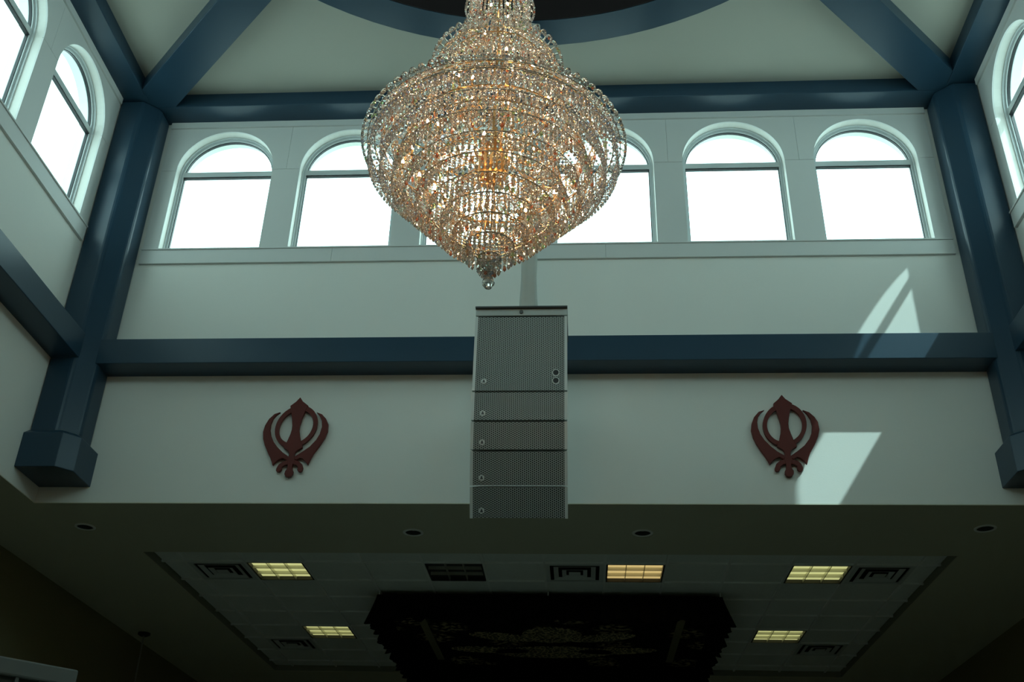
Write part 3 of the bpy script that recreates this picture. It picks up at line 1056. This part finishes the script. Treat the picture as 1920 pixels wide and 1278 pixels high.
# rim loops
def loops(r0, r1, z, h, n, tr):
    mb = MB().tube([Vector((lerp(r0, r1, (1 - math.cos(PI * i / 8)) / 2), 0, h * math.sin(PI * i / 8))) for i in range(9)], tr, 6)
    me = bpy.data.meshes.new('rim_loop')
    me.from_pydata(mb.v, [], mb.f)
    me.polygons.foreach_set('use_smooth', [True] * len(me.polygons))
    me.materials.append(M['crystal'])
    for k in range(n):
        inst(me, 'rim_loop', ch, C0 + Vector((0, 0, z)) - ch.location, 2 * PI * k / n)
loops(.585, .648, 4.985, .05, 80, .005)
loops(.285, .340, 5.545, .05, 44, .005)
loops(.14, .186, 5.965, .045, 26, .0045)
for r, z in ((.585, 4.985), (.62, 4.99), (.285, 5.545), (.315, 5.52), (.165, 5.965), (.16, 5.60), (.07, 6.45)):
    hoop(r, z, .0028, 'chrome')
# stem, hub, arms, bulbs
MB().tube([C0 + Vector((0, 0, z)) for z in (4.78, 5.0, 6.5, 7.5, 11.9)], .014, 10).build('stem', 'brass', ch, smooth=True)
MB().lathe([(.002, 4.78), (.05, 4.80), (.075, 4.86), (.075, 4.98), (.04, 5.03), (.014, 5.06)], C0, 24).build('hub', 'brass', ch, smooth=True)
MB().lathe([(.014, 5.40), (.05, 5.43), (.055, 5.52), (.014, 5.56)], C0, 24).build('hub', 'brass', ch, smooth=True)
MB().lathe([(.014, 6.42), (.07, 6.44), (.075, 6.5), (.014, 6.55)], C0, 24).build('crown', 'brass', ch, smooth=True)
put_ball = MB().lathe([(.001, 4.185), (.016, 4.190), (.027, 4.205), (.03, 4.217), (.026, 4.232), (.012, 4.245), (.001, 4.248)], C0, 12)
put_ball.build('crystal_ball', 'crystal', ch)
bulb_me = None
sock_me = None
nb = 0
for r, z, n, z_h in ((.10, 4.56, 5, 4.80), (.25, 4.76, 9, 4.90), (.40, 4.93, 12, 4.95), (.50, 5.04, 12, 5.0), (.13, 4.98, 6, 4.95), (.30, 5.19, 9, 5.2), (.20, 5.47, 7, 5.48), (.09, 5.72, 4, 5.6), (.06, 5.95, 4, 5.9)):
    for k in range(n):
        a = 2 * PI * (k + .37 * n) / n
        d = Vector((math.cos(a), math.sin(a), 0))
        p = C0 + d * r + Vector((0, 0, z))
        if bulb_me is None:
            mb = MB().lathe([(.001, -.002), (.005, .0), (.0075, .009), (.0065, .018), (.003, .026), (.0005, .03)], n=10)
            bulb_me = bpy.data.meshes.new('candle_bulb')
            bulb_me.from_pydata(mb.v, [], mb.f)
            bulb_me.materials.append(M['bulb'])
            mb = MB().lathe([(.001, -.03), (.006, -.03), (.006, -.004), (.010, -.002), (.001, -.001)], n=10)
            sock_me = bpy.data.meshes.new('candle_sleeve')
            sock_me.from_pydata(mb.v, [], mb.f)
            sock_me.materials.append(M['brass'])
        s_ = inst(sock_me, 'candle_sleeve', ch, p - ch.location)
        inst(bulb_me, 'candle_bulb', s_, (0, 0, 0))
        MB().tube([C0 + d * .014 + Vector((0, 0, z_h)), C0 + d * (r * .5) + Vector((0, 0, min(z, z_h) - .085)), p + Vector((0, 0, -.03))], .003, 5).build('lamp_arm', 'brass', ch, smooth=True)
tag(ch, 'large tiered crystal chandelier with glowing bulbs hanging below the dome', 'chandelier')

# ------------------------------------------------------------------ dim things at lower left
lr = empty('lattice_screen', (-2.63, 5.50, 0))
dirv = Vector((-.67, -.742, 0))
nrm = Vector((.742, -.67, 0))
def lbox(s0, s1, d0, d1, z0, z1):
    o_ = Vector((-2.63, 5.50, 0))
    vs = [o_ + dirv * s + nrm * d + Vector((0, 0, z)) for s in (s0, s1) for d in (d0, d1) for z in (z0, z1)]
    return MB().add(vs, [(0, 1, 3, 2), (4, 6, 7, 5), (0, 4, 5, 1), (2, 3, 7, 6), (0, 2, 6, 4), (1, 5, 7, 3)])
bevel(lbox(0, 1.9, -.18, .0, 2.715, 2.80).build('cornice', 'white', lr), .01)
lbox(.05, 1.85, -.14, -.03, 0, 2.715).build('back_panel', 'lattice', lr)
for i in range(16):
    lbox(.05 + i * .12, .068 + i * .12, -.03, -.012, .1, 2.715).build('upright_bar', 'white', lr)
lbox(0, 1.9, -.17, -.005, 0, .1).build('plinth', 'white', lr)
tag(lr, 'dark lattice screen with white cornice at the lower left', 'screen')
pr = empty('pendant_cord', (-5.40, 12.80, Z_SOF))
MB().lathe([(.001, 0), (.075, 0), (.075, -.03), (.05, -.045), (.001, -.045)], (-5.40, 12.80, Z_SOF), 24).build('ceiling_cap', 'housing', pr)
MB().tube([(-5.40, 12.80, Z_SOF - .04), (-5.40, 12.80, Z_SOF - 1.6)], .011, 8).build('cord', 'cord', pr)
MB().lathe([(.02, 0), (.05, -.02), (.17, -.22), (.165, -.22), (.045, -.03), (.02, -.01)], (-5.40, 12.80, Z_SOF - 1.58), 24).build('lamp_shade', 'housing', pr)
tag(pr, 'thin pendant lamp cord hanging from a dark ceiling cap at left', 'pendant lamp')
